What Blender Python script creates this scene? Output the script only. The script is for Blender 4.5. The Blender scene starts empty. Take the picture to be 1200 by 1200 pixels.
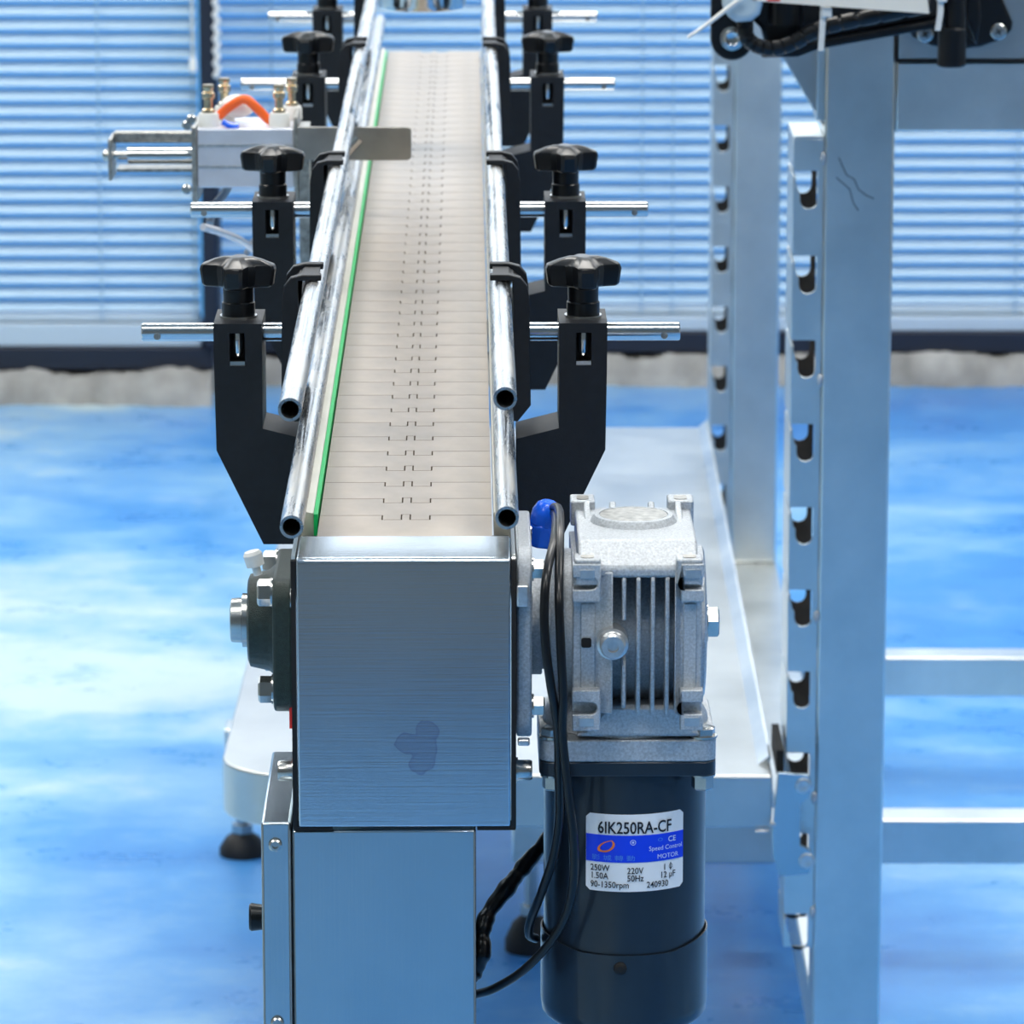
import bpy, bmesh, math, random
from math import pi, sin, cos, atan, tan, radians as R
from mathutils import Vector, Matrix
random.seed(4)
SC = bpy.context.scene
COL = SC.collection
# ------------------------------------------------------------------ camera
F_PX = 5400.0
TH = atan(1160 / F_PX)
H = 1.24
cam_d = bpy.data.cameras.new('camera')
cam_d.sensor_width = 36
cam_d.lens = 36 * F_PX / 1200
cam_d.clip_start = 0.05
cam_d.clip_end = 60
cam_d.dof.use_dof = True
cam_d.dof.focus_distance = 2.22
cam_d.dof.aperture_fstop = 33
cam_o = bpy.data.objects.new('camera', cam_d)
cam_o.location = (0, 0, H)
cam_o.rotation_euler = (pi / 2 - TH, 0, 0)
COL.objects.link(cam_o)
SC.camera = cam_o
# ------------------------------------------------------------------ world, lights, exposure
w = bpy.data.worlds.new('room_air'); SC.world = w; w.use_nodes = True
w.node_tree.nodes['Background'].inputs[0].default_value = (0.90, 0.95, 1.0, 1)
w.node_tree.nodes['Background'].inputs[1].default_value = 0.5
SC.view_settings.view_transform = 'Standard'
SC.view_settings.look = 'None'
SC.view_settings.exposure = 0.0
SC.view_settings.gamma = 1.0
SC.view_settings.use_curve_mapping = False
SC.cycles.max_bounces = 8
SC.cycles.sample_clamp_indirect = 6

def area(name, loc, rot, sx, sy, power, col=(1, 1, 1)):
    l = bpy.data.lights.new(name, 'AREA'); l.shape = 'RECTANGLE'; l.size = sx; l.size_y = sy
    l.energy = power; l.color = col
    o = bpy.data.objects.new(name, l); o.location = loc; o.rotation_euler = rot
    COL.objects.link(o); return o
PANELS = [(-1.7, 0.2), (1.7, 0.2), (-1.7, 2.9), (1.7, 2.9), (-1.7, 5.4), (1.7, 5.4), (0.0, 4.2), (0.0, 1.3)]
PANEL_W = [20, 20, 20, 20, 26, 26, 30, 16]
for (lx, ly), pw in zip(PANELS, PANEL_W):
    area('panel_lamp', (lx, ly, 2.93), (0, 0, 0), 1.1, 0.5, pw, (1.0, 0.955, 0.88))

# ------------------------------------------------------------------ frames of reference
class Frame:
    def __init__(s, x, y, yaw): s.o = (x, y); s.a = yaw
    def w(s, p):
        c, n = cos(s.a), sin(s.a)
        return Vector((s.o[0] + c * p[0] - n * p[1], s.o[1] + n * p[0] + c * p[1], p[2]))
CV = Frame(-0.0489, 2.0222, atan(0.0096))      # conveyor: u across, v along, z up
RK = Frame(0.2, 3.35, -atan(0.0054))           # steel rack
WD = Frame(0, 0, 0)
def at(px, py, Y):
    dx = px - 600; dy = F_PX * cos(TH) + (600 - py) * sin(TH); dz = -F_PX * sin(TH) + (600 - py) * cos(TH)
    s = Y / dy
    return (dx * s, Y, H + dz * s)
def cat(px, py, v):
    Y = CV.o[1] + v; c, n = cos(CV.a), sin(CV.a)
    for _ in range(4):
        p = at(px, py, Y); x = p[0] - CV.o[0]; y = p[1] - CV.o[1]
        q = (c * x + n * y, -n * x + c * y, p[2]); Y += v - q[1]
    return q

# ------------------------------------------------------------------ objects
def thing(name, label, cat_, fr=WD, base=(0, 0, 0), group=None):
    o = bpy.data.objects.new(name, None); COL.objects.link(o)
    o.location = fr.w(base); o.rotation_euler = (0, 0, fr.a); o.empty_display_size = 0.02
    o['label'] = label; o['category'] = cat_
    if group: o['group'] = group
    BASE[o.name] = Vector(base)
    return o
BASE = {}
def finish(bm, name, m, bev=0, ang=35, seg=2):
    me = bpy.data.meshes.new(name)
    bmesh.ops.recalc_face_normals(bm, faces=bm.faces)
    bm.to_mesh(me); bm.free()
    me.shade_smooth(); me.set_sharp_from_angle(angle=R(ang))
    for x in (m if isinstance(m, (list, tuple)) else [m]): me.materials.append(x)
    return me
def obj(name, bm, m, parent=None, bev=0, fr=WD, base=None, label=None, ang=35, seg=2):
    if parent is not None:
        r = parent
        while r.parent: r = r.parent
        b = BASE[r.name]
    else:
        b = Vector(base) if base is not None else Vector((0, 0, 0))
    bmesh.ops.translate(bm, verts=bm.verts, vec=-b)
    o = bpy.data.objects.new(name, finish(bm, name, m, ang=ang))
    COL.objects.link(o)
    if parent is not None: o.parent = parent
    else:
        o.location = fr.w(b); o.rotation_euler = (0, 0, fr.a)
    if bev:
        md = o.modifiers.new('edge', 'BEVEL'); md.width = bev; md.segments = seg; md.limit_method = 'ANGLE'; md.angle_limit = R(40)
        md.harden_normals = False
    if label: o['label'] = label
    return o
def tag(o, label, cat_, group=None):
    o['label'] = label; o['category'] = cat_
    if group: o['group'] = group
    return o
def struct(o): o['kind'] = 'structure'; return o
def copy_thing(root):
    r = root.copy(); COL.objects.link(r)
    for ch in list(root.children):
        c = ch.copy(); COL.objects.link(c); c.parent = r
        for g in list(ch.children):
            d = g.copy(); COL.objects.link(d); d.parent = c
    return r
# ------------------------------------------------------------------ mesh tools
def B(): return bmesh.new()
def box(bm, x0, x1, y0, y1, z0, z1):
    v = [bm.verts.new(p) for p in ((x0, y0, z0), (x1, y0, z0), (x1, y1, z0), (x0, y1, z0), (x0, y0, z1), (x1, y0, z1), (x1, y1, z1), (x0, y1, z1))]
    for f in ((0, 3, 2, 1), (4, 5, 6, 7), (0, 1, 5, 4), (1, 2, 6, 5), (2, 3, 7, 6), (3, 0, 4, 7)):
        bm.faces.new([v[i] for i in f])
    return bm
def prism(bm, pts, axis, a0, a1):
    def P(p, a):
        if axis == 'v': return (p[0], a, p[1])
        if axis == 'u': return (a, p[0], p[1])
        return (p[0], p[1], a)
    A = [bm.verts.new(P(p, a0)) for p in pts]; C = [bm.verts.new(P(p, a1)) for p in pts]
    n = len(pts)
    bm.faces.new(A); bm.faces.new(C[::-1])
    for i in range(n): bm.faces.new((A[i], C[i], C[(i + 1) % n], A[(i + 1) % n]))
    return bm
def frame_axes(d):
    d = Vector(d).normalized()
    a = Vector((0, 0, 1)) if abs(d.z) < 0.9 else Vector((1, 0, 0))
    x = d.cross(a).normalized(); y = x.cross(d).normalized()
    return d, x, y
def rings(bm, rs, seg, closed_ends=True, loop=False):
    """rs: list of (centre, x, y, r)"""
    L = []
    for c, x, y, r in rs:
        L.append([bm.verts.new(Vector(c) + (x * cos(2 * pi * i / seg) + y * sin(2 * pi * i / seg)) * r) for i in range(seg)])
    for a, b in zip(L, L[1:] + ([L[0]] if loop else [])):
        for i in range(seg): bm.faces.new((a[i], a[(i + 1) % seg], b[(i + 1) % seg], b[i]))
    if closed_ends and not loop:
        bm.faces.new(L[0][::-1]); bm.faces.new(L[-1])
    return bm
def cyl(bm, p0, p1, r, seg=20, r2=None, rot=0):
    d, x, y = frame_axes(Vector(p1) - Vector(p0))
    if rot:
        x, y = x * cos(rot) + y * sin(rot), y * cos(rot) - x * sin(rot)
    return rings(bm, [(p0, x, y, r), (p1, x, y, r if r2 is None else r2)], seg)
def lathe(bm, p0, axis, prof, seg=24, rot=0):
    """prof: list of (distance along the axis, radius)"""
    d, x, y = frame_axes(axis)
    if rot: x, y = x * cos(rot) + y * sin(rot), y * cos(rot) - x * sin(rot)
    return rings(bm, [(Vector(p0) + d * a, x, y, max(r, 1e-5)) for a, r in prof], seg)
def tube(bm, p0, p1, r, ri, seg=24):
    d, x, y = frame_axes(Vector(p1) - Vector(p0))
    return rings(bm, [(p0, x, y, r), (p1, x, y, r), (p1, x, y, ri), (p0, x, y, ri)], seg, loop=True)
def smooth_path(pts, n=8):
    pts = [Vector(p) for p in pts]; out = []
    P = [pts[0] * 2 - pts[1]] + pts + [pts[-1] * 2 - pts[-2]]
    for i in range(1, len(P) - 2):
        for k in range(n):
            t = k / n; a, b, c, d = P[i - 1], P[i], P[i + 1], P[i + 2]
            out.append(0.5 * ((2 * b) + (c - a) * t + (2 * a - 5 * b + 4 * c - d) * t * t + (3 * b - a - 3 * c + d) * t ** 3))
    out.append(pts[-1]); return out
def sweep(bm, pts, r, seg=10, n=8, rf=None):
    P = smooth_path(pts, n) if n > 1 else [Vector(p) for p in pts]
    rs = []; x = None
    for i, p in enumerate(P):
        t = (P[min(i + 1, len(P) - 1)] - P[max(i - 1, 0)]).normalized()
        if x is None: _, x, y = frame_axes(t)
        x = (x - t * x.dot(t)).normalized(); y = t.cross(x)
        rs.append((p, x, y, rf(i, i / (len(P) - 1)) if rf else r))
    return rings(bm, rs, seg)
def ell(bm, c, rx, ry, rz, seg=16, rg=10):
    m = Matrix.Translation(c) @ Matrix.Diagonal((rx, ry, rz, 1))
    bmesh.ops.create_uvsphere(bm, u_segments=seg, v_segments=rg, radius=1, matrix=m); return bm
def rrect(x0, x1, y0, y1, r, n=4):
    o = []
    for cx, cy, a in ((x1 - r, y1 - r, 0), (x0 + r, y1 - r, pi / 2), (x0 + r, y0 + r, pi), (x1 - r, y0 + r, 3 * pi / 2)):
        for i in range(n + 1):
            t = a + pi / 2 * i / n; o.append((cx + r * cos(t), cy + r * sin(t)))
    return o
def mirror_u(bm):
    bmesh.ops.scale(bm, vec=(-1, 1, 1), verts=bm.verts); return bm

# ------------------------------------------------------------------ materials
def lin(h):
    h = h.lstrip('#'); c = [int(h[i:i + 2], 16) / 255 for i in (0, 2, 4)]
    return tuple(x / 12.92 if x < .04045 else ((x + .055) / 1.055) ** 2.4 for x in c)
def base_mat(name):
    m = bpy.data.materials.new(name); m.use_nodes = True
    nt = m.node_tree; return m, nt, nt.nodes['Principled BSDF']
def noise(nt, scale, stretch=(1, 1, 1), detail=4, rough=.55):
    tc = nt.nodes.new('ShaderNodeTexCoord'); mp = nt.nodes.new('ShaderNodeMapping'); mp.inputs['Scale'].default_value = stretch
    nz = nt.nodes.new('ShaderNodeTexNoise'); nz.inputs['Scale'].default_value = scale; nz.inputs['Detail'].default_value = detail
    nz.inputs['Roughness'].default_value = rough
    nt.links.new(tc.outputs['Object'], mp.inputs[0]); nt.links.new(mp.outputs[0], nz.inputs['Vector']); return nz
def ramp(nt, src, stops):
    r = nt.nodes.new('ShaderNodeValToRGB'); e = r.color_ramp.elements
    while len(e) < len(stops): e.new(0.5)
    for el, (p, c) in zip(e, stops): el.position = p; el.color = (*c, 1) if len(c) == 3 else c
    nt.links.new(src, r.inputs[0]); return r
def mixc(nt, f, a, b, mode='MIX'):
    m = nt.nodes.new('ShaderNodeMix'); m.data_type = 'RGBA'; m.blend_type = mode
    for s, v in ((0, f), (6, a), (7, b)):
        if hasattr(v, 'links') or isinstance(v, bpy.types.NodeSocket): nt.links.new(v, m.inputs[s])
        else: m.inputs[s].default_value = v if s == 0 else (*v, 1)
    return m.outputs[2]
def plain(name, col, rough=.5, metal=0, spec=.5, nscale=0, var=.15, bump=0, trans=0, coat=0):
    m, nt, b = base_mat(name)
    b.inputs['Roughness'].default_value = rough; b.inputs['Metallic'].default_value = metal
    b.inputs['Specular IOR Level'].default_value = spec
    b.inputs['Transmission Weight'].default_value = trans; b.inputs['Coat Weight'].default_value = coat
    c = lin(col) if isinstance(col, str) else col
    b.inputs['Base Color'].default_value = (*c, 1)
    if nscale:
        nz = noise(nt, nscale)
        r = ramp(nt, nz.outputs[0], [(.3, tuple(x * (1 - var) for x in c)), (.7, tuple(min(1, x * (1 + var)) for x in c))])
        nt.links.new(r.outputs[0], b.inputs['Base Color'])
        if bump:
            bp = nt.nodes.new('ShaderNodeBump'); bp.inputs['Strength'].default_value = bump; bp.inputs['Distance'].default_value = .001
            n2 = noise(nt, nscale * 4); nt.links.new(n2.outputs[0], bp.inputs['Height']); nt.links.new(bp.outputs[0], b.inputs['Normal'])
    return m
def steel(name, col=(.72, .73, .74), rough=.28, stretch=(1, 1, 60), scale=18, bump=.12, blotch=.12, dirt=None, spots=None, rvar=.12):
    m, nt, b = base_mat(name)
    b.inputs['Metallic'].default_value = 1
    br = noise(nt, scale, stretch, 3); bl = noise(nt, 9, (1, 1, 1), 5, .6)
    rr = nt.nodes.new('ShaderNodeMapRange'); rr.inputs['To Min'].default_value = rough - rvar * .6; rr.inputs['To Max'].default_value = rough + rvar
    nt.links.new(bl.outputs[0], rr.inputs[0]); nt.links.new(rr.outputs[0], b.inputs['Roughness'])
    c1 = ramp(nt, bl.outputs[0], [(.3, tuple(x * (1 - blotch) for x in col)), (.7, tuple(min(1, x * (1 + blotch)) for x in col))])
    out = c1.outputs[0]
    if spots:
        # a stain with a shape of its own: spheres of influence, wobbled
        tc = nt.nodes.new('ShaderNodeTexCoord'); acc = None
        wob = noise(nt, 130, (1, 1, 1), 3)
        for (p, rad) in spots:
            d = nt.nodes.new('ShaderNodeVectorMath'); d.operation = 'DISTANCE'; d.inputs[1].default_value = p
            nt.links.new(tc.outputs['Object'], d.inputs[0])
            a = nt.nodes.new('ShaderNodeMath'); a.operation = 'DIVIDE'; a.inputs[1].default_value = rad
            nt.links.new(d.outputs['Value'], a.inputs[0])
            if acc is None: acc = a.outputs[0]
            else:
                mn = nt.nodes.new('ShaderNodeMath'); mn.operation = 'SMOOTH_MIN'; mn.inputs[2].default_value = .3
                nt.links.new(acc, mn.inputs[0]); nt.links.new(a.outputs[0], mn.inputs[1]); acc = mn.outputs[0]
        ad = nt.nodes.new('ShaderNodeMath'); ad.operation = 'MULTIPLY_ADD'; ad.inputs[1].default_value = .7
        nt.links.new(wob.outputs[0], ad.inputs[0]); nt.links.new(acc, ad.inputs[2])
        rp = ramp(nt, ad.outputs[0], [(.0, (.38,) * 3), (.82, (.38,) * 3), (.95, (.62,) * 3), (1.0, (0, 0, 0))])
        rp.color_ramp.elements[0].position = .0
        out = mixc(nt, rp.outputs[0], out, (.30, .28, .42))
    nt.links.new(out, b.inputs['Base Color'])
    bp = nt.nodes.new('ShaderNodeBump'); bp.inputs['Strength'].default_value = bump; bp.inputs['Distance'].default_value = .0006
    nt.links.new(br.outputs[0], bp.inputs['Height']); nt.links.new(bp.outputs[0], b.inputs['Normal'])
    return m
def scuffed():
    m, nt, b = base_mat('scuffed_rail_steel'); b.inputs['Metallic'].default_value = 1
    a = noise(nt, 120, (1, .12, 1), 5, .7); c = noise(nt, 700, (1, .06, 1), 2)
    r = ramp(nt, a.outputs[0], [(.35, (.30, .34, .38)), (.5, (.52, .53, .53)), (.66, (.58, .57, .54))])
    nt.links.new(r.outputs[0], b.inputs['Base Color'])
    rr = nt.nodes.new('ShaderNodeMapRange'); rr.inputs['From Min'].default_value = .3; rr.inputs['From Max'].default_value = .7
    rr.inputs['To Min'].default_value = .14; rr.inputs['To Max'].default_value = .42
    nt.links.new(a.outputs[0], rr.inputs[0]); nt.links.new(rr.outputs[0], b.inputs['Roughness'])
    bp = nt.nodes.new('ShaderNodeBump'); bp.inputs['Strength'].default_value = .35; bp.inputs['Distance'].default_value = .0004
    nt.links.new(c.outputs[0], bp.inputs['Height']); nt.links.new(bp.outputs[0], b.inputs['Normal'])
    return m
M = {}
M['steel_v'] = steel('brushed_steel_upright', (.70, .74, .74), .30, (60, 60, 1), 14, .10)
M['steel_h'] = steel('brushed_steel_level', (.78, .79, .77), .30, (1, 60, 60), 14, .10)
M['steel_plate'] = steel('brushed_steel_plate', (.56, .63, .70), .20, (1, 60, 60), 16, .10, .05, spots=[((.0005, 0, .6985), .0080), ((.0105, 0, .7045), .0080), ((.0078, 0, .6895), .0090), ((.0050, 0, .6975), .0070), ((.0105, 0, .6970), .0085)], rvar=.05)
M['steel_box'] = steel('steel_column_sheet', (.48, .57, .63), .20, (60, 60, 1), 16, .08, .08)
M['tray'] = steel('tray_sheet_steel', (.54, .56, .56), .30, (1, 1, 1), 30, .15, .14, rvar=.16)
M['chrome'] = plain('polished_rod', (.64, .65, .66), .14, 1)
M['rail'] = scuffed()
M['bolt'] = plain('bolt_steel', (.52, .52, .50), .25, 1, nscale=60)
M['alu'] = plain('cast_aluminium', (.52, .55, .58), .36, .8, nscale=900, var=.22, bump=.5)
M['alu_m'] = plain('machined_aluminium', (.66, .67, .68), .3, .9, nscale=300, var=.12)
M['alu_grey'] = plain('machined_dark_disc', (.42, .41, .38), .35, .9, nscale=260, var=.35)
M['alu_w'] = plain('anodised_block', (.74, .76, .84), .35, .6, nscale=40, var=.06)
M['black'] = plain('black_plastic', '#11151b', .5, spec=.4, nscale=200, var=.2, bump=.12)
M['black_s'] = plain('satin_black_plastic', '#0b0e13', .30, spec=.4)
M['rubber'] = plain('black_rubber', '#15171b', .6)
M['gap'] = plain('dark_gap', '#07080a', .7)
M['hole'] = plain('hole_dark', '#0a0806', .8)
M['motor'] = plain('painted_motor_body', '#1e2935', .28, .1, coat=.15, nscale=120, var=.06)
M['green_cast'] = plain('green_cast_iron', '#22332f', .42, .1, nscale=500, var=.3, bump=.6)
M['white'] = plain('white_plastic', '#e8e8e4', .45)
M['guide'] = plain('pale_wear_strip', '#dcd9cb', .35, nscale=30, var=.06)
M['green'] = plain('green_wear_strip', '#1fd873', .3)
M['blue'] = plain('blue_plastic', '#1468ff', .25, nscale=60, var=.1)
M['orange'] = plain('orange_hose', '#ff6a1e', .4)
M['brass'] = plain('nickel_brass', (.62, .52, .36), .25, 1)
M['red'] = plain('red_plastic', '#e02a20', .45)
M['bag'] = plain('cloudy_plastic', '#c6dcea', .25, trans=.25)
M['board'] = plain('white_board_sheet', '#ece8de', .5)
M['label_w'] = plain('label_white', '#f0f5fa', .35)
M['label_b'] = plain('label_blue', '#0c40f0', .35)
M['ink'] = plain('label_ink', '#101622', .5)
M['ink_w'] = plain('label_ink_white', '#cfe0ff', .5)
M['ink_o'] = plain('label_ink_orange', '#f08038', .5)
M['ink_l'] = plain('label_ink_light_blue', '#4b8cf2', .5)
M['frame'] = plain('dark_window_frame', '#161d2e', .5)
M['sill'] = plain('window_sill_paint', '#b9cad8', .45)
M['wall'] = plain('wall_paint', '#a9aca8', .7)
M['ceil'] = plain('ceiling_paint', '#c9c6bd', .8)
M['glass_back'] = plain('tinted_window_panel', '#3f7fc4', .5)
M['cord'] = plain('blind_cord', '#8fb2cf', .6)
M['grey_hose'] = plain('grey_hose', '#8f959e', .35)
# slats
m, nt, b = base_mat('blind_slat_paint'); b.inputs['Base Color'].default_value = (*lin('#b0cde2'), 1); b.inputs['Roughness'].default_value = .38
M['slat'] = m
# belt
m, nt, b = base_mat('taupe_belt_plastic')
n1 = noise(nt, 11, (1.6, .8, 1), 5); r1 = ramp(nt, n1.outputs[0], [(.32, lin('#8a7e72')), (.68, lin('#b9ab9a'))])
nt.links.new(r1.outputs[0], b.inputs['Base Color']); b.inputs['Specular IOR Level'].default_value = .5
n2 = noise(nt, 30, (1, 1, 1), 3); rr = nt.nodes.new('ShaderNodeMapRange'); rr.inputs['To Min'].default_value = .26; rr.inputs['To Max'].default_value = .42
nt.links.new(n2.outputs[0], rr.inputs[0]); nt.links.new(rr.outputs[0], b.inputs['Roughness'])
M['belt'] = m
# floor
m, nt, b = base_mat('worn_blue_floor_paint')
n1 = noise(nt, 1.1, (1, 1.25, 1), 8, .62); n2 = noise(nt, 7, (1, 1.3, 1), 8, .7); n3 = noise(nt, 4.5, (.7, 2, 1), 8, .75)
ad = nt.nodes.new('ShaderNodeMath'); ad.operation = 'MULTIPLY_ADD'; ad.inputs[1].default_value = .45
nt.links.new(n2.outputs[0], ad.inputs[0]); nt.links.new(n1.outputs[0], ad.inputs[2])
# worn paint made paler on the left, window glare put into the colour
tc = nt.nodes.new('ShaderNodeTexCoord'); sp = nt.nodes.new('ShaderNodeSeparateXYZ'); nt.links.new(tc.outputs['Object'], sp.inputs[0])
mr = nt.nodes.new('ShaderNodeMapRange'); mr.inputs['From Min'].default_value = -.6; mr.inputs['From Max'].default_value = .25
mr.inputs['To Min'].default_value = .14; mr.inputs['To Max'].default_value = -.03
nt.links.new(sp.outputs[0], mr.inputs[0])
ad2 = nt.nodes.new('ShaderNodeMath'); ad2.operation = 'ADD'; nt.links.new(ad.outputs[0], ad2.inputs[0]); nt.links.new(mr.outputs[0], ad2.inputs[1])
c1 = ramp(nt, ad2.outputs[0], [(.55, lin('#347dca')), (.70, lin('#5096d8')), (.84, lin('#86b7de')), (.97, lin('#c2d6da'))])
sc_ = ramp(nt, n3.outputs[0], [(.60, (0, 0, 0)), (.72, (.4,) * 3)])
out = mixc(nt, sc_.outputs[0], c1.outputs[0], lin('#c9dcea'))
nt.links.new(out, b.inputs['Base Color'])
rr = nt.nodes.new('ShaderNodeMapRange'); rr.inputs['To Min'].default_value = .18; rr.inputs['To Max'].default_value = .42
nt.links.new(n2.outputs[0], rr.inputs[0]); nt.links.new(rr.outputs[0], b.inputs['Roughness'])
M['floor'] = m
# kerb
M['kerb'] = plain('rough_concrete', '#9a9a98', .9, nscale=16, var=.3, bump=.6)
# lit panel
m, nt, b = base_mat('lit_panel'); b.inputs['Emission Color'].default_value = (1, .985, .96, 1); b.inputs['Emission Strength'].default_value = 6
M['lit'] = m
m, nt, b = base_mat('daylit_frosted_glass'); b.inputs['Base Color'].default_value = (.7, .75, .8, 1); b.inputs['Emission Color'].default_value = (.93, .97, 1, 1); b.inputs['Emission Strength'].default_value = 1.35
M['daylight'] = m
m, nt, b = base_mat('blue_glow_glass'); b.inputs['Base Color'].default_value = (.08, .25, .55, 1); b.inputs['Roughness'].default_value = .2; b.inputs['Emission Color'].default_value = (.11, .36, .66, 1); b.inputs['Emission Strength'].default_value = .85  # blue glow added behind the blinds so the slat gaps read blue
M['blue_glow'] = m

# ================================================================== SETTING
bm = B(); box(bm, -4, 4, -4, 7.2, -.05, 0); struct(obj('floor', bm, M['floor']))
bm = B(); box(bm, -4, 4, -4, 7.2, 3.0, 3.05); struct(obj('ceiling', bm, M['ceil']))
bm = B(); box(bm, -4, 4, 6.78, 6.9, 0, 3.0); struct(obj('wall_back', bm, M['glass_back']))
bm = B(); box(bm, -4, 4, -4.1, -4, 0, 3.0); struct(obj('wall_front', bm, M['wall']))
bm = B(); box(bm, -4.1, -4, -4, 7.2, 0, 3.0); struct(obj('wall_left', bm, M['wall']))
bm = B(); box(bm, 4, 4.1, -4, 7.2, 0, 3.0); struct(obj('wall_right', bm, M['wall']))
XM = -.43                                            # the mullion between the two windows
def kerb_mesh(x0, x1, y0, y1, zt):
    bm = B(); n = int((x1 - x0) / .012)
    top = []; rnd = random.Random(7)
    for i in range(n + 1):
        x = x0 + (x1 - x0) * i / n
        dz = (rnd.random() - .5) * .006 + .004 * sin(x * 23) + .003 * sin(x * 61); dy = (rnd.random() - .5) * .010 + .008 * sin(x * 17)
        top.append([bm.verts.new((x, y0 + dy - .012, 0)), bm.verts.new((x, y0 + dy, zt + dz)), bm.verts.new((x, y1, zt + dz)), bm.verts.new((x, y1, 0))])
    for a, b_ in zip(top, top[1:]):
        for k in range(3): bm.faces.new((a[k], b_[k], b_[k + 1], a[k + 1]))
    return bm
struct(obj('trim_1', kerb_mesh(-4, XM, 6.51, 6.60, .044), M['kerb'], ang=180))
struct(obj('trim_2', kerb_mesh(XM, 4, 6.66, 6.76, .044), M['kerb'], ang=180))
bm = B(); box(bm, -4, XM - .0, 6.50 + .03, 6.78, .046, .080); struct(obj('trim_3', bm, M['frame'], bev=.003))
bm = B(); box(bm, XM, 4, 6.67, 6.78, .046, .078); struct(obj('trim_4', bm, M['frame'], bev=.003))
bm = B(); box(bm, -.443, -.420, 6.515, 6.60, .08, 3.0); struct(obj('trim_5', bm, M['frame'], bev=.004))
bm = B(); box(bm, -4, -.447, 6.535, 6.60, .080, .112); struct(obj('trim_6', bm, M['sill'], bev=.002))
bm = B(); box(bm, -.44, 4, 6.675, 6.75, .078, .098); struct(obj('trim_7', bm, M['sill'], bev=.002))
bm = B(); box(bm, -4, XM - .02, 6.70, 6.72, 1.08, 2.55); struct(obj('window_1', bm, M['daylight']))
bm = B(); box(bm, XM + .02, 4, 6.70, 6.72, 1.08, 2.55); struct(obj('window_2', bm, M['daylight']))
bm = B(); box(bm, -4, -.447, 6.62, 6.63, .08, 1.045); struct(obj('window_glow_1', bm, M['blue_glow']))
bm = B(); box(bm, -.447, 4, 6.77, 6.78, .08, 1.045); struct(obj('window_glow_2', bm, M['blue_glow']))
bm = B(); box(bm, -4, 4, 6.66, 6.78, 1.045, 1.08); struct(obj('trim_8', bm, M['sill'], bev=.002))
bm = B(); box(bm, -4, 4, 6.66, 6.78, 2.55, 3.0); struct(obj('trim_9', bm, M['wall'], bev=.002))
PITCH = .0203
def slat_mesh(x0, x1, tilt=R(36)):
    bm = B(); n = 7; W = .0250; Rr = .026; rows = []
    for side in (0, 1):
        for i in range(n):
            s = (i / (n - 1) - .5) * W
            a = s / Rr; r_ = Rr - side * .0006
            y = r_ * sin(a); z = r_ * cos(a) - Rr + .001      # crowned slat, flat on
            yy = y * cos(tilt) - z * sin(tilt); zz = y * sin(tilt) + z * cos(tilt)
            rows.append([bm.verts.new((x0, yy, zz)), bm.verts.new((x1, yy, zz))])
    order = rows[:n] + rows[n:][::-1]
    for i in range(len(order)):
        a, b_ = order[i], order[(i + 1) % len(order)]
        bm.faces.new((a[0], a[1], b_[1], b_[0]))
    bm.faces.new([r[0] for r in order]); bm.faces.new([r[1] for r in order][::-1])
    return bm
def blind(label, x0, x1, y, z0, cords, open_rows=()):
    t = thing('venetian_blind', label, 'window blind', WD, ((x0 + x1) / 2, y, z0))
    bm = B(); box(bm, x0, x1, y - .012, y + .012, z0, z0 + .012); obj('bottom_rail', bm, M['sill'], t, bev=.002)
    bm = slat_mesh(x0, x1); bmesh.ops.translate(bm, verts=bm.verts, vec=(0, y, z0 + .024))
    s0 = obj('slat', bm, M['slat'], t, ang=80)
    n = int((1.00 - z0) / PITCH)
    for k in range(1, n):
        s = s0.copy(); s.location = (0, 0, k * PITCH); COL.objects.link(s)
        s.rotation_euler = (0, 0, 0)
    bm = B(); box(bm, x0, x1, y - .02, y + .02, z0 + n * PITCH + .012, z0 + n * PITCH + .04); obj('head_rail', bm, M['sill'], t, bev=.003)
    for cx in cords:
        bm = B(); box(bm, cx - .0012, cx + .0012, y - .0165, y - .015, z0, z0 + n * PITCH + .02); obj('ladder_cord', bm, M['cord'], t)
    return t
blind('pale blue venetian blind left of the dark mullion', -3.95, -.450, 6.56, .114, (-.59, -.95, -.456))
blind('long blue venetian blind right of the dark mullion', -.437, 3.95, 6.71, .100, (.19, .235, -.35, .74, 1.1))
def chain(label, x, y, z0, z1):
    bm = B(); cyl(bm, (x, y, z0), (x, y, z1), .0012, 6)
    z = z0; k = 0
    while z < z1: ell(bm, (x + (.002 if k % 2 else -.001), y, z), .0048, .0048, .0052, 8, 6); z += .0085; k += 1
    return tag(obj('bead_chain', bm, M['white'], base=(x, y, z0)), label, 'blind chain')
c = at(254, 88, 6.50); chain('white bead chain hanging right of the dark mullion', c[0], 6.50, c[2], 1.06)
c = at(226, 75, 6.50)
bm = B(); cyl(bm, (c[0], 6.50, c[2]), (c[0], 6.50, 1.06), .0014, 6); lathe(bm, (c[0], 6.50, c[2] - .012), (0, 0, 1), [(0, .002), (.002, .006), (.018, .005), (.022, .002)], 10)
tag(obj('pull_cord', bm, M['white'], base=(c[0], 6.50, c[2])), 'thin pull cord with white tassel left of the dark mullion', 'blind cord')
for i, (lx, ly) in enumerate(PANELS):
    side = 'left' if lx < 0 else ('right' if lx > 0 else 'middle')
    t = thing('ceiling_light', 'flat ceiling light panel, %s row, %s' % (side, ['nearest', 'nearest', 'second', 'second', 'by the windows', 'by the windows', 'over the conveyor end', 'over the conveyor head'][i]), 'ceiling light', WD, (lx, ly, 2.94))
    bm = B(); box(bm, lx - .6, lx + .6, ly - .3, ly + .3, 2.965, 3.0); obj('housing', bm, M['white'], t)
    bm = B(); box(bm, lx - .57, lx + .57, ly - .27, ly + .27, 2.955, 2.966); obj('diffuser', bm, M['lit'], t)

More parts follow.
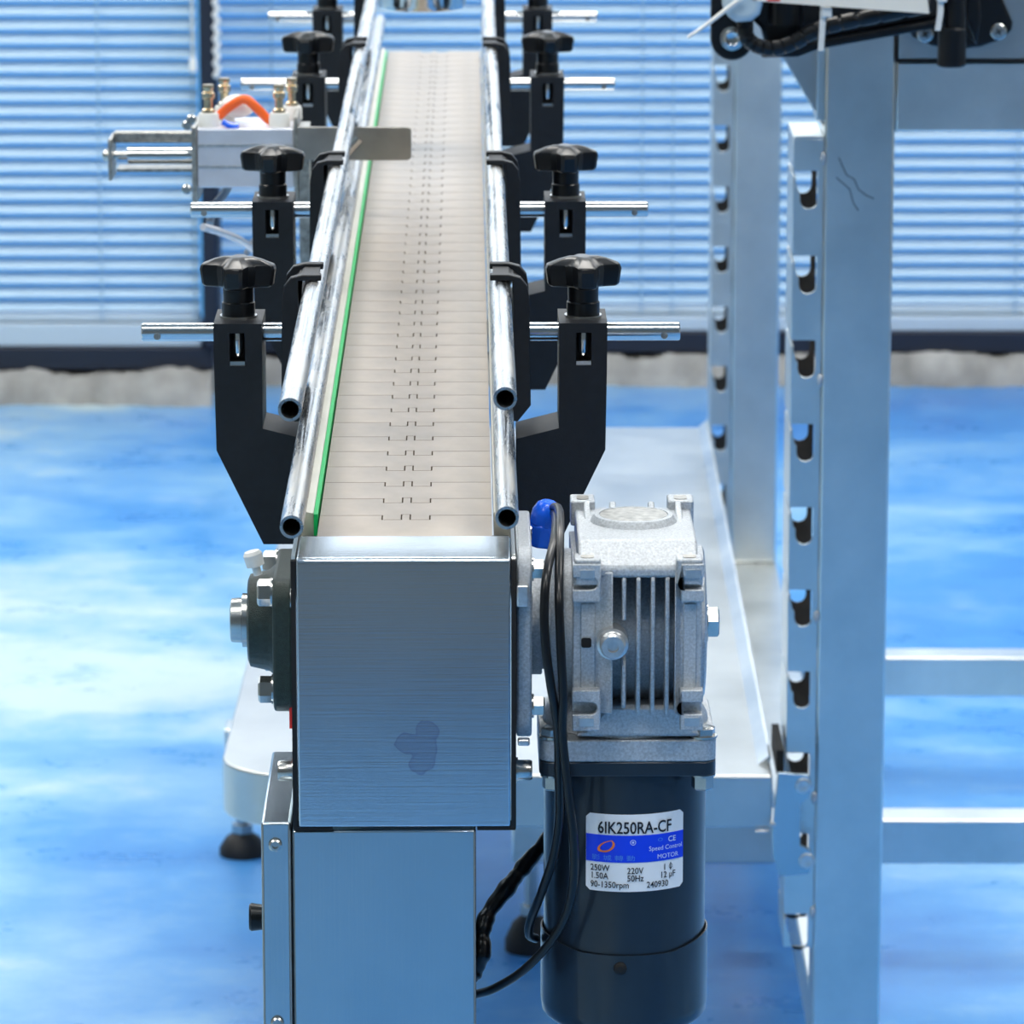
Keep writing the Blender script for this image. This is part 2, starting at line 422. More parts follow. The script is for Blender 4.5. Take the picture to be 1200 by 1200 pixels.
# ================================================================== CONVEYOR
ZB = .784
cv = thing('conveyor', 'narrow table-top chain conveyor with taupe links and boxed steel head', 'conveyor', CV, (0, 0, 0))
# belt links
P_ = .0381; HW = .0403; G_ = .0007; TD = .0095
def link_mesh(v0, hinge_front=True, hinge_back=True, v1=None):
    v1 = v0 + P_ if v1 is None else v1
    a0, a1, a2, a3 = -.0107, -.0024, .0024, .0109
    g = G_ / 2
    pts = [(-HW, v0 + g)]
    if hinge_front:
        pts += [(a0, v0 + g), (a0, v0 + g - TD), (a1, v0 + g - TD), (a1, v0 + g + .002), (a2, v0 + g + .002), (a2, v0 + g - TD), (a3, v0 + g - TD), (a3, v0 + g)]
    pts += [(HW, v0 + g), (HW, v1 - g)]
    if hinge_back:
        pts += [(a3 + G_, v1 - g), (a3 + G_, v1 - g - TD), (a2 - G_, v1 - g - TD), (a2 - G_, v1 - g + .002), (a1 + G_, v1 - g + .002), (a1 + G_, v1 - g - TD), (a0 - G_, v1 - g - TD), (a0 - G_, v1 - g)]
    pts += [(-HW, v1 - g)]
    bm = B(); prism(bm, pts, 'z', ZB - .004, ZB); return bm
V1 = .093
obj('belt_link', link_mesh(V1, False, True, V1) if False else link_mesh(.047, False, True, V1), M['belt'], cv)
l0 = obj('belt_link', link_mesh(V1), M['belt'], cv)
NL = 51
for k in range(1, NL):
    o = l0.copy(); o.location = (0, k * P_, 0); COL.objects.link(o)
VE = V1 + NL * P_
bm = B(); box(bm, -HW, HW, .047, VE, ZB - .012, ZB - .0045); obj('belt_bed', bm, M['gap'], cv)
# end roller turn
bm = B(); cyl(bm, (-HW, VE, ZB - .028), (HW, VE, ZB - .028), .027, 24); obj('idler_roller', bm, M['rubber'], cv)
# side frames and wear strips
for s in (-1, 1):
    bm = B(); box(bm, min(s * .0495, s * .052), max(s * .0495, s * .052), .14, VE + .02, .690, ZB + .001); obj('side_frame', bm, M['steel_h'], cv)
    bm = B(); a, b_ = (-.0495, -.0432) if s < 0 else (.0412, .0495); prism(bm, [(a, ZB - .01), (b_, ZB - .01), (b_, ZB + .0022), (a + .001, ZB + .0030), (a, ZB + .002)], 'v', .088, VE); obj('wear_strip', bm, M['guide'], cv)
bm = B(); box(bm, -.0430, -.0412, .084, VE - .02, ZB - .008, ZB + .0026); obj('wear_strip', bm, M['green'], cv, label='bright green edge strip')
bm = B(); box(bm, -.048, .048, .05, .076, ZB - .03, ZB - .006); obj('gap_filler', bm, M['gap'], cv)
# head box
for s in (-1, 1):
    bm = B(); prism(bm, rrect(.0012, .14, .6590, .7852, .004), 'u', s * .0488, s * .0505); obj('head_side_plate', bm, M['gap'] if False else M['steel_v'], cv)
    bm = B(); prism(bm, rrect(.0, .004, .6575, .7835, .0015, 2), 'u', s * .0486, s * .0508); obj('edge_shadow_gap', bm, M['gap'], cv)  # dark strip drawing the shadow gap beside the cover
    bm = B(); box(bm, min(s * .033, s * .0505), max(s * .033, s * .0505), .0, .010, .6572, .6590); obj('bottom_tab', bm, M['gap'], cv)
bm = B()
prof = [(-.001, .6592), (-.001, .7815)] + [(-.001 + .003 * (1 - cos(t)), .7815 + .003 * sin(t)) for t in (pi / 8, pi / 4, 3 * pi / 8)] + [(.002, .7845), (.046, .7845), (.046, .7830), (.0035, .7830), (.0010, .7812), (.0010, .6592)]
prism(bm, prof, 'u', -.0482, .0482); obj('end_cover', bm, M['steel_plate'], cv, bev=.0010)
# bolts on the box sides
def cap_screw(u, v, z, s, par, r=.0048, L=.0078, name='cap_screw'):
    bm = B(); lathe(bm, (s * u, v, z), (s, 0, 0), [(0, r * 1.25), (.0012, r * 1.25), (.0012, r), (L - .001, r), (L, r * .88), (L, r * .5), (L - .002, r * .5)], 18)
    return obj(name, bm, M['bolt'], par)
for s in (-1, 1):
    for z in (.7600, .6795): cap_screw(.0506, .022, z, s, cv)
# support column
t = cv
bm = B(); box(bm, -.0515, .0325, .0015, .125, .012, .6570); obj('support_column', bm, M['steel_box'], cv, bev=.0012)
bm = B(); box(bm, -.0655, -.0520, .0005, .125, .012, .6610); obj('column_side_cover', bm, M['steel_box'], cv, bev=.0012)
bm = B(); prism(bm, rrect(-.10, .07, -.03, .16, .01), 'z', 0, .012); obj('base_plate', bm, M['steel_h'], cv, bev=.002)
for z in (.6505, .5655, .40, .2):
    bm = B(); lathe(bm, (-.0590, .0006, z), (0, -1, 0), [(0, .0032), (.002, .0030), (.0026, .0022), (.0026, .0013), (.0014, .0013)], 14); obj('cover_screw', bm, M['bolt'], cv)
bm = B(); box(bm, -.040, .030, 1.12, 1.165, .012, .692); obj('rear_column', bm, M['steel_box'], cv, bev=.0012)
bm = B(); prism(bm, rrect(-.045, .035, 1.10, 1.18, .008), 'z', 0, .012); obj('base_plate', bm, M['steel_h'], cv, bev=.002)
bm = B(); box(bm, -.0505, .0505, 1.11, 1.175, .680, .692); obj('column_bridge', bm, M['steel_h'], cv, bev=.001)
bm = B(); lathe(bm, (-.0655, .03, .607), (-1, 0, 0), [(0, .0058), (.0062, .0066), (.0072, .006)], 18); obj('speed_knob', bm, M['black_s'], cv, label='small black knob')
bm = B(); box(bm, -.0528, -.0506, .02, .07, .700, .722); obj('red_reflection_tab', bm, M['red'], cv, label='red tab standing for a reflection on the side plate')  # added red tab stands in for a red reflection

# ---- left bearing unit
br = thing('flange_bearing', 'dark green cast flange bearing bolted on left of the conveyor head', 'bearing', CV, (-.0508, .058, .742))
bm = B(); prism(bm, rrect(.016, .100, .7065, .7690, .012, 5), 'u', -.0508, -.0600); obj('flange', bm, M['green_cast'], br, bev=.0015)
bm = B(); lathe(bm, (-.0600, .058, .742), (-1, 0, 0), [(0, .026), (.003, .0235), (.0118, .0215), (.0128, .019), (.0128, .012)], 28); obj('housing', bm, M['green_cast'], br)
bm = B(); lathe(bm, (-.0720, .058, .742), (-1, 0, 0), [(0, .0125), (.0035, .0125), (.0038, .0105), (.0085, .0102), (.009, .0095)], 24); obj('shaft_collar', bm, M['bolt'], br)
bm = B(); lathe(bm, (-.0675, .045, .7665), (-.25, 0, 1), [(0, .002), (.004, .002), (.0045, .0042), (.010, .0045), (.0115, .0035)], 14); obj('grease_cap', bm, M['white'], br, label='white grease nipple cap')
def hexbolt(p, d, r, L, par, stem=0, name='hex_bolt', mat='bolt'):
    bm = B(); p = Vector(p); d = Vector(d)
    cyl(bm, p, p + d * .001, r * 1.15, 16); lathe(bm, p + d * .001, d, [(0, r), (L * .85, r), (L, r * .82)], 6, rot=.26)
    if stem: cyl(bm, p + d * .001, p + d * (L + stem), r * .5, 12)
    return obj(name, bm, M[mat], par)
for v in (.028, .088):
    for z in (.7620, .7165): hexbolt((-.0600, v, z), (-1, 0, 0), .0062, .0062, br)

# ---- right mounting flange + gear reducer
gr = thing('gear_reducer', 'silver finned worm gear reducer on right of the conveyor head', 'gearbox', CV, (.1055, .05, .697))
AX = .742; VC = .052; MC = (.1020, .052)
bm = B(); prism(bm, rrect(.004, .100, .6975, .7870, .012, 5), 'u', .0510, .0580); obj('mounting_flange', bm, M['alu'], gr, bev=.0012)
for v in (.014, .09):
    for z in (.776, .712): hexbolt((.0580, v, z), (1, 0, 0), .0048, .005, gr)
bm = B(); box(bm, .0510, .0565, -.002, .006, .7620, .7720); obj('shim_block', bm, M['alu_m'], gr, bev=.0008); bm = B(); box(bm, .0515, .0570, -.001, .004, .6970, .7000); obj('shim_block', bm, M['alu_m'], gr, bev=.0008)
bm = B(); lathe(bm, (.0580, VC, AX), (1, 0, 0), [(0, .024), (.005, .024), (.005, .0215), (.009, .0215), (.009, .031), (.012, .0325), (.0155, .0325), (.0155, .0345), (.0205, .0345)], 36); obj('output_collar', bm, M['alu'], gr)
bm = B(); lathe(bm, (.1335, VC, AX), (1, 0, 0), [(0, .036), (.0035, .036), (.0045, .034), (.0045, .020), (.0055, .018)], 36); obj('side_cover', bm, M['alu'], gr)
hexbolt((.1390, VC, AX), (1, 0, 0), .0078, .0052, gr, name='shaft_bolt')
# core with a chamfered profile, seen between the ribs
core = []
for i in range(17):
    a = pi * i / 16; core.append((VC - .040 * sin(a) * 1.0, AX + .040 * cos(a)))
bm = B(); prism(bm, [(VC + .045, AX + .040), (VC - .02, AX + .0405)] + core[4:13] + [(VC - .02, AX - .036), (VC + .045, AX - .036)], 'u', .086, .1275); obj('gear_case', bm, M['alu'], gr, ang=50)
for k, u in enumerate((.0995, .1060, .1125, .1190)):
    z1 = .7775
    if k == 0:
        for (za, zb) in ((.7540, .7775), (.7130, .7375)):
            bm = B(); prism(bm, [(.0050, za), (.0035, za + .002), (.0035, zb - .004), (.012, zb + .002), (.03, zb + .002), (.03, za)], 'u', u - .0009, u + .0011); obj('cooling_fin', bm, M['alu'], gr, bev=.0006)
    else:
        bm = B(); prism(bm, [(.0045, .7100), (.0025, .7130), (.0025, .7735), (.012, .7800), (.034, .7800), (.034, .7080)], 'u', u - .0009, u + .0011); obj('cooling_fin', bm, M['alu'], gr, bev=.0006)
# vertical end ribs: sloping webs
for s, (ua, ub, uc) in ((-1, (.0765, .0880, .0945)), (1, (.1350, .1255, .1225))):
    bm = B()
    pl = [(ua, .0055), (ub, .0040), (uc, .0010), (uc + (-.0016 if s < 0 else .0016) * -1, .030), (uc, .080), (ua, .080)]
    prism(bm, [(min(ua, ub) if False else ua, .0050), (ub, .0050), (uc, .0015), (uc, .012), (uc - s * -.001, .09), (ua, .09)], 'z', .7110, .7770)
    obj('end_rib', bm, M['alu'], gr, bev=.0007)
    for (za, zb, top) in ((.7640, .7815, 1), (.7040, .7230, 0)):
        # lug with an open slot and a square pocket
        bm = B(); a, b_ = (min(ua, ub) - .0004, max(ua, ub) + .0004)
        if s < 0: b_ += .0006
        zs = za + (.0085 if top else .0105); o_ = a if s < 0 else b_; i_ = a + .0085 if s < 0 else b_ - .0085
        sl = []
        for q in range(7):
            t_ = -pi / 2 + pi * q / 6; sl.append((i_ + (.0028 * cos(t_) * (1 if s < 0 else -1)), zs + .0028 * sin(t_)))
        if s < 0: pts = [(a, za), (b_, za), (b_, zb), (a, zb), (a, zs + .0028)] + sl[::-1] + [(a, zs - .0028)]
        else: pts = [(b_, za), (a, za), (a, zb), (b_, zb), (b_, zs + .0028)] + sl[::-1] + [(b_, zs - .0028)]
        prism(bm, pts, 'v', -.0010, .0060); obj('foot_lug', bm, M['alu'], gr, bev=.0006)
        bm = B(); box(bm, min(o_, i_) + .0008, max(o_, i_) - .0004, .0055, .0065, zs - .004, zs + .004); obj('slot_shadow', bm, M['alu_grey'], gr)
        zq = (zb - .0045) if top else (za + .0042); cx = (a + b_) / 2 + .0002
        bm = B(); box(bm, cx - .0033, cx + .0033, -.0013, .001, zq - .0019, zq + .0019); obj('lug_pocket', bm, M['alu_m'], gr)
bm = B(); box(bm, .0800, .0866, .0044, .012, .7170, .7620); obj('rib_face', bm, M['alu'], gr, bev=.0004)
bm = B(); prism(bm, rrect(.0803, .0849, .7417, .7462, .001, 3), 'v', .0040, .006); obj('rib_hole', bm, M['hole'], gr)
bm = B(); box(bm, .1265, .1325, .0044, .012, .7170, .7620); obj('rib_face', bm, M['alu'], gr, bev=.0004)
# bottom skirt
bm = B(); prism(bm, [(.0775, .6975), (.1365, .6975), (.1330, .7010), (.1235, .7125), (.0925, .7125), (.0815, .7010)], 'v', .012, .09); obj('lower_skirt', bm, M['alu'], gr, bev=.002)
bm = B(); lathe(bm, (MC[0], VC, .6965), (0, 0, 1), [(0, .0385), (.003, .038), (.008, .035), (.014, .030)], 36); obj('neck', bm, M['motor'] if False else M['alu'], gr)
# top: sloping saddle, round boss, four upper lugs
bm = B(); prism(bm, [(.0035, .7790), (.016, .7895), (.085, .7895), (.095, .780), (.095, .774), (.0035, .774)], 'u', .0790, .1330); obj('top_saddle', bm, M['alu'], gr, bev=.0015)
bm = B(); prism(bm, [(.020, .7790), (.028, .788), (.040, .788), (.040, .779)], 'u', .0925, .1195); obj('saddle_web', bm, M['alu_m'], gr, bev=.001)
bm = B(); lathe(bm, (.1055, .055, .7885), (0, 0, 1), [(0, .0205), (.002, .0195), (.0040, .0180), (.0042, .0160), (.0036, .0158), (.0036, .001)], 40); obj('top_boss', bm, M['alu'], gr)
bm = B(); cyl(bm, (.1055, .055, .7915), (.1055, .055, .7926), .0155, 40); obj('boss_disc', bm, M['alu_grey'], gr)
for (u0, u1, v0, v1, z) in ((.0770, .0890, .000, .014, .7835), (.1230, .1350, .000, .014, .7835), (.0770, .0885, .080, .096, .7935), (.1225, .1345, .080, .096, .7935)):
    bm = B(); prism(bm, rrect(u0, u1, v0, v1, .0015, 3), 'z', z - .012, z); obj('corner_lug', bm, M['alu'], gr, bev=.0008)
    bm = B(); prism(bm, rrect(u0 + .003, u1 - .003, v0 + .003, v1 - .004, .0018, 3), 'z', z - .001, z + .0003); obj('lug_slot', bm, M['alu_grey'], gr)
for u0, u1 in ((.083, .098), (.1130, .1285)):
    bm = B(); prism(bm, [(.012, .781), (.080, .7935), (.080, .785), (.012, .775)], 'u', u0, u0 + .003); prism(bm, [(.012, .781), (.080, .7935), (.080, .785), (.012, .775)], 'u', u1 - .003, u1); obj('saddle_rib', bm, M['alu'], gr, bev=.0008)
# oil plug
bm = B(); lathe(bm, (.0943, .009, .7450), (0, -1, 0), [(0, .0072), (.012, .0072), (.0125, .0060), (.0170, .0058), (.0178, .0050), (.0178, .0026), (.0160, .0024), (.0160, .0001)], 28); obj('oil_plug', bm, M['alu_m'], gr)
# motor -------------------------------------------------------------
MC = (.1020, .052)
mo = thing('gear_motor', 'dark blue-grey cylindrical motor with white and blue rating plate', 'motor', CV, (MC[0], MC[1], .560))
bm = B(); prism(bm, rrect(MC[0] - .0405, MC[0] + .0405, .0115, .0925, .007, 5), 'z', .6860, .6963); obj('adapter_flange', bm, M['alu'], mo, bev=.0007, label='silver square flange')
bm = B(); prism(bm, rrect(MC[0] - .0405, MC[0] + .0405, .0115, .0925, .007, 5), 'z', .6792, .6858); obj('motor_flange', bm, M['motor'], mo, bev=.0005)
bm = B(); cyl(bm, (MC[0], MC[1], .582), (MC[0], MC[1], .6795), .0378, 72); obj('motor_body', bm, M['motor'], mo)
# rear cover: twelve-sided cup
bm = B(); n = 64; Ls = []
for (z, r) in ((.5930, .0392), (.5615, .0392), (.5565, .0386), (.5540, .0365), (.5532, .033)):
    rg = []
    for i in range(n):
        a = 2 * pi * i / n; zz = z
        if z > .58:
            zz = z + .0035 * max(0, abs(cos(a)) - .55) / .45 + .0 
        rg.append(bm.verts.new((MC[0] + r * cos(a), MC[1] + r * sin(a), zz)))
    Ls.append(rg)
ins = [bm.verts.new((v.co.x * 1 - (v.co.x - MC[0]) * .018, v.co.y - (v.co.y - MC[1]) * .018, v.co.z)) for v in Ls[0]]
ins2 = [bm.verts.new((v.co.x, v.co.y, .580)) for v in ins]
for a, b_ in zip([ins2, ins] + Ls, [ins] + Ls):
    for i in range(n): bm.faces.new((a[i], a[(i + 1) % n], b_[(i + 1) % n], b_[i]))
bm.faces.new(Ls[-1]); obj('fan_cover', bm, M['motor'], mo)
bm = B(); lathe(bm, (MC[0] - .003, MC[1] - .0388, .5870), (0, -1, 0), [(0, .0032), (.0012, .003), (.002, .0018), (.002, .001)], 16); obj('cover_screw', bm, M['gap'], mo)
for u in (-.034, .0345):
    hexbolt((MC[0] + u, .018, .6963), (0, 0, 1), .0058, .0038, mo)
    hexbolt((MC[0] + u, .018, .6790), (0, 0, -1), .0052, .0065, mo)
# rating plate on the curve of the motor
RM = .0378
def curved(bm, du=0.0, r=RM):
    """flat (s, z) sheet at y=0 wrapped on the motor: s measured along the surface from the front line"""
    for v in bm.verts:
        a = v.co.x / RM; rr_ = r - v.co.y
        z = v.co.z; v.co = Vector((MC[0] + rr_ * sin(a), MC[1] - rr_ * cos(a), z))
    return bm
def sheet(s0, s1, z0, z1, lift, rad=.0):
    bm = B(); n = 24; top = []; bot = []
    for i in range(n + 1):
        s = s0 + (s1 - s0) * i / n; k = 0
        e = min(s - s0, s1 - s)
        if rad and e < rad: k = rad - math.sqrt(max(0, rad * rad - (rad - e) ** 2))
        top.append(bm.verts.new((s, -lift, z1 - k))); bot.append(bm.verts.new((s, -lift, z0 + k)))
    for i in range(n): bm.faces.new((bot[i], bot[i + 1], top[i + 1], top[i]))
    r = bmesh.ops.extrude_face_region(bm, geom=bm.faces[:])
    for g in r['geom']:
        if isinstance(g, bmesh.types.BMVert): g.co.y += lift * .9
    return curved(bm)
S0, S1, Z0, Z1 = -.0196, .0285, .6235, .6603
plate = obj('rating_plate', sheet(S0, S1, Z0, Z1, .0003, .0018), M['label_w'], mo, label='white rating plate with blue band and lettering')
obj('blue_band', sheet(S0 + .0002, S1 - .0002, .6375, .6504, .0005), M['label_b'], plate)
def text(s, x, z, h, mat, squeeze=1.0, align='LEFT', name='lettering', bold=0.0, font_h=.0, shear=0):
    cu = bpy.data.curves.new('lettering', 'FONT'); cu.body = s; cu.size = h; cu.align_x = align; cu.offset = bold; cu.shear = shear
    cu.resolution_u = 3
    to = bpy.data.objects.new('tmp_text', cu); COL.objects.link(to)
    bpy.context.view_layer.update()
    me = bpy.data.meshes.new_from_object(to.evaluated_get(bpy.context.evaluated_depsgraph_get()))
    bpy.data.objects.remove(to)
    bm = B(); bm.from_mesh(me); bpy.data.meshes.remove(me)
    bmesh.ops.subdivide_edges(bm, edges=[e for e in bm.edges if e.calc_length() > .002], cuts=1)
    for v in bm.verts: v.co = Vector((x + v.co.x * squeeze, -.0007, z + v.co.y))
    curved(bm); return obj(name, bm, mat, plate)
text('6IK250RA-CF', S0 + .0059, .6514, .0079, M['ink'], .78, bold=.00012)
for (s, x, z, h, q) in (('250W', .0025, .6333, .0042, .85), ('1.50A', .0025, .6295, .0042, .85), ('90-1350rpm', .0025, .6254, .0042, .86), ('220V', .0195, .6322, .0042, .85), ('50Hz', .0195, .6286, .0042, .85), ('240930', .0285, .6252, .0042, .86), ('1', .0365, .6330, .0042, .85), ('12 \u03bcF', .0350, .6293, .0042, .85)):
    text(s, S0 + x, z, h, M['ink'], q, bold=0 if ord(s[-1]) > 900 else .00004)
text('Speed Control', S0 + .0295, .6428, .0031, M['ink_w'], .95)
text('MOTOR', S0 + .0335, .6387, .0031, M['ink_w'], 1.0)
text('CE', S0 + .0390, .6463, .0036, M['ink_w'], 1.0, bold=.00005)
text('\u5f71 \u57ce \u8f49 \u52d5', S0 + .0030, .6386, .0029, M['ink_l'], 1.45)
# the emblem: a tilted open orbit ring, drawn in flat strips; two small round marks
def ring_mark(cx, cz, rx, rz, w_, mat, tilt=0, a0=0, a1=2 * pi, name='emblem'):
    bm = B(); n = 28; A = []; C = []
    for i in range(n + 1):
        a = a0 + (a1 - a0) * i / n; ww = w_ * (.35 + .65 * sin(pi * i / n)) if a1 - a0 < 6.2 else w_
        for L_, k in ((A, 1), (C, 1 - ww)):
            x, z = rx * k * cos(a), rz * k * sin(a)
            L_.append(bm.verts.new((cx + x * cos(tilt) - z * sin(tilt), -.0008, cz + x * sin(tilt) + z * cos(tilt))))
    for i in range(n): bm.faces.new((A[i], A[i + 1], C[i + 1], C[i]))
    curved(bm); return obj(name, bm, mat, plate)
ring_mark(S0 + .0102, .6452, .0047, .0022, .30, M['ink_o'], .45, .6, 5.2)
ring_mark(S0 + .0102, .6452, .0040, .0026, .35, M['ink_o'], .45, -2.4, .5)
ring_mark(S0 + .0405, .6345, .0010, .0012, .22, M['ink'], name='phase_mark')
bm = B(); box(bm, S0 + .04035, S0 + .04065, -.0008, -.0006, .6327, .6363); obj('phase_mark', curved(bm), M['ink'], plate)
ring_mark(S0 + .0222, .6472, .0013, .0013, .2, M['ink_w'], name='round_mark'); ring_mark(S0 + .0222, .6472, .0005, .0005, .95, M['ink_w'], name='round_mark')
ring_mark(S0 + .0350, .6478, .0012, .0008, .3, M['ink_l'], name='round_mark')

# ---- blue cable gland and cables
cg = thing('cable_gland', 'bright blue plastic cable gland behind the gear reducer', 'cable gland', CV, (.0635, .090, .770))
bm = B(); lathe(bm, (.0635, .090, .7700), (.15, 0, 1), [(0, .0082), (.010, .0082), (.0105, .0074)], 6, rot=.3); obj('lower_nut', bm, M['blue'], cg, bev=.0008)
bm = B(); lathe(bm, (.0650, .090, .7805), (.2, -.1, 1), [(0, .0074), (.006, .0072), (.010, .0052), (.0112, .0035)], 10); obj('dome_nut', bm, M['blue'], cg, bev=.0004)
def cable(name, label, pts, r, mat, catg='cable', seg=10, rf=None, n=8, base_i=-1):
    P = [cat(*p) for p in pts]
    bm = B(); sweep(bm, P, r, seg, n, rf)
    return tag(obj(name, bm, M[mat], fr=CV, base=P[base_i], ang=60), label, catg)
cable('power_cable', 'outer black cable looping from blue gland down past the rating plate',
      [(644, 608, .09), (648, 595, .086), (655, 598, .07), (656, 625, .03), (655, 690, -.004), (657, 755, -.010), (660, 817, -.010), (659, 860, -.008), (666, 930, -.006), (672, 985, -.004), (672, 1030, 0), (664, 1070, .006), (644, 1105, .012), (612, 1138, .02), (580, 1158, .03), (562, 1164, .04), (552, 1166, .046)], .0021, 'black_s')
cable('power_cable', 'inner black cable hugging the motor and ending lower left of it',
      [(646, 600, .09), (651, 604, .076), (650, 630, .03), (641, 670, .0), (638, 710, -.008), (639, 752, -.010), (645, 800, -.010), (653, 850, -.006), (655, 905, .0), (655, 960, .006), (648, 1005, .01), (634, 1047, .016), (622, 1078, .03), (620, 1095, .04), (628, 1100, .05)], .0021, 'black_s')
cable('sleeved_cable', 'thick black taped cable slanting from behind motor to steel column',
      [(660, 960, .095), (634, 992, .095), (612, 1018, .09), (598, 1036, .085), (575, 1066, .08), (566, 1090, .075), (566, 1115, .07), (559, 1135, .07), (552, 1146, .07)], .004, 'black_s', seg=14, rf=lambda i, t: .0034 * (1 + .10 * sin(i * .55) + .06 * sin(i * 1.3)) * (1 + .2 * sin(pi * t)))

# ================================================================== GUIDE RAILS
def rail(u, z, v0, v1, label):
    bm = B(); tube(bm, (u, v0, z), (u, v1, z), .0053, .0040, 28)
    return tag(obj('guide_rail', bm, M['rail'], fr=CV, base=(u, v0, z)), label, 'rail')
rail(-.0497, .8010, -.010, 2.13, 'lower left steel tube guide rail beside the green strip')
rail(-.0492, .8580, -.029, 2.13, 'upper left steel tube guide rail on the black clamps')
rail(.0467, .8028, .000, 2.10, 'lower right steel tube guide rail along the belt edge')
rail(.0458, .8580, -.004, 2.10, 'upper right steel tube guide rail on the black clamps')

# ================================================================== BRACKETS
def make_bracket(s):
    V = .290; D = .045
    t = thing('guide_rail_bracket', 'x', 'bracket', CV, (s * .085, V, .74), 'guide rail brackets along the conveyor')
    def fl(bm):
        if s < 0: mirror_u(bm)
        return bm
    arm = [(.0757, .8413), (.1003, .8413), (.0995, .7757), (.0760, .7265), (.0540, .7265), (.0540, .7815), (.0757, .7870)]
    bm = B()
    # front layer with the window cut out, then the solid back
    wa, wb, wc, wd = .0843, .0922, .8195, .8365
    prism(bm, [(.0757, .8413), (wa, .8413), (wa, wc - .004), (.0757, wc - .004)], 'v', V, V + .012)
    prism(bm, [(wb, .8413), (.1003, .8413), (.1001, wc - .004), (wb, wc - .004)], 'v', V, V + .012)
    prism(bm, [(wa, .8413), (wb, .8413), (wb, wd), (wa, wd)], 'v', V, V + .012)
    prism(bm, [(.0757, wc - .004), (wa, wc - .004), (wa, wc), (wb, wc), (wb, wc - .004), (.1001, wc - .004), (.0995, .7757), (.0760, .7265), (.0540, .7265), (.0540, .7815), (.0757, .7870)], 'v', V, V + .012)
    prism(bm, arm, 'v', V + .012, V + D)
    obj('arm', fl(bm), M['black'], t)
    bm = B(); lathe(bm, (.0882, V + .006, .8240), (0, 0, 1), [(0, .0016), (.002, .0028), (.011, .0030), (.014, .0020)], 16); obj('screw_tip', fl(bm), M['chrome'], t)
    bm = B(); box(bm, wa + .0002, wb - .0002, V + .001, V + .012, wc, wc + .0022); obj('window_nut', fl(bm), M['bolt'], t)
    bm = B(); uc, vc = .0884, V + .0215
    lathe(bm, (uc, vc, .8413), (0, 0, 1), [(0, .0096), (.0012, .0096)], 28); obj('washer', fl(bm), M['bolt'], t)
    bm = B(); lathe(bm, (uc, vc, .8424), (0, 0, 1), [(0, .0086), (.0065, .0086), (.0072, .0080)], 12, rot=.2); lathe(bm, (uc, vc, .8494), (0, 0, 1), [(0, .0078), (.009, .0080)], 24); obj('knob_stem', fl(bm), M['black_s'], t)
    # star head
    pts = []
    for q in range(4):
        for da, r_ in ((-.27, .0186), (-.16, .0196), (.16, .0196), (.27, .0186), (.60, .0122), (pi / 2 - .60, .0122)):
            a = q * pi / 2 + .10 + da; pts.append((r_ * cos(a), r_ * sin(a)))
    n = len(pts)
    bm = B(); Ls = []
    for (z, k) in ((.8575, .86), (.8585, .94), (.8665, 1.0), (.8688, .96), (.8715, .62), (.8726, .40)):
        Ls.append([bm.verts.new((uc + x * k, vc + y * k, z)) for x, y in pts])
    for a, b_ in zip(Ls, Ls[1:]):
        for i in range(n): bm.faces.new((a[i], a[(i + 1) % n], b_[(i + 1) % n], b_[i]))
    bm.faces.new(Ls[0]); bm.faces.new(Ls[-1]); obj('star_knob', fl(bm), M['black_s'], t, ang=25, bev=.0005)
    # cross rod with a drilled end
    bm = B(); lathe(bm, (.0560, V + .0215, .8335), (1, 0, 0), [(0, .0048), (.0815, .0048), (.0822, .0042)], 28); rd = obj('cross_rod', fl(bm), M['chrome'], t)
    bm = B(); cyl(bm, (.1300, V + .0165, .8320), (.1300, V + .0172, .8320), .0018, 14); obj('rod_hole', fl(bm), M['alu_grey'], rd)
    # rail clamp: two hooked cheeks and a core
    ck = [(.0405, .8665), (.0500, .8665), (.0560, .8650), (.0595, .8605), (.0606, .8540), (.0613, .799), (.0545, .7905), (.0465, .7920), (.0465, .7950), (.0522, .7970), (.0522, .8635), (.0405, .8635)]
    if s < 0: ck = [(a + .0047, b_) for a, b_ in ck]
    for (a, b_) in ((V - .001, V + .006), (V + .036, V + .043)):
        bm = B(); prism(bm, ck, 'v', a, b_); obj('clamp_cheek', fl(bm), M['black'], t, bev=.0005)
    dk = .0047 if s < 0 else 0
    bm = B(); prism(bm, [(x + dk, z) for x, z in [(.0420, .8650), (.0500, .8650), (.0560, .8600), (.0590, .8520), (.0590, .800), (.0545, .795), (.0525, .797), (.0525, .8635), (.0420, .8635)]], 'v', V + .006, V + .036); obj('clamp_core', fl(bm), M['black'], t)
    return t
order = ['nearest', 'second', 'third', 'fourth']
for s, side in ((-1, 'left'), (1, 'right')):
    proto = make_bracket(s)
    for k, dv in enumerate((0, .43, 1.065, 1.54)):
        o = proto if k == 0 else copy_thing(proto)
        o.location = CV.w((s * .085, .290 + dv, .74))
        o['label'] = '%s black bracket with star knob and steel rod, %s side of the belt' % (order[k], side)

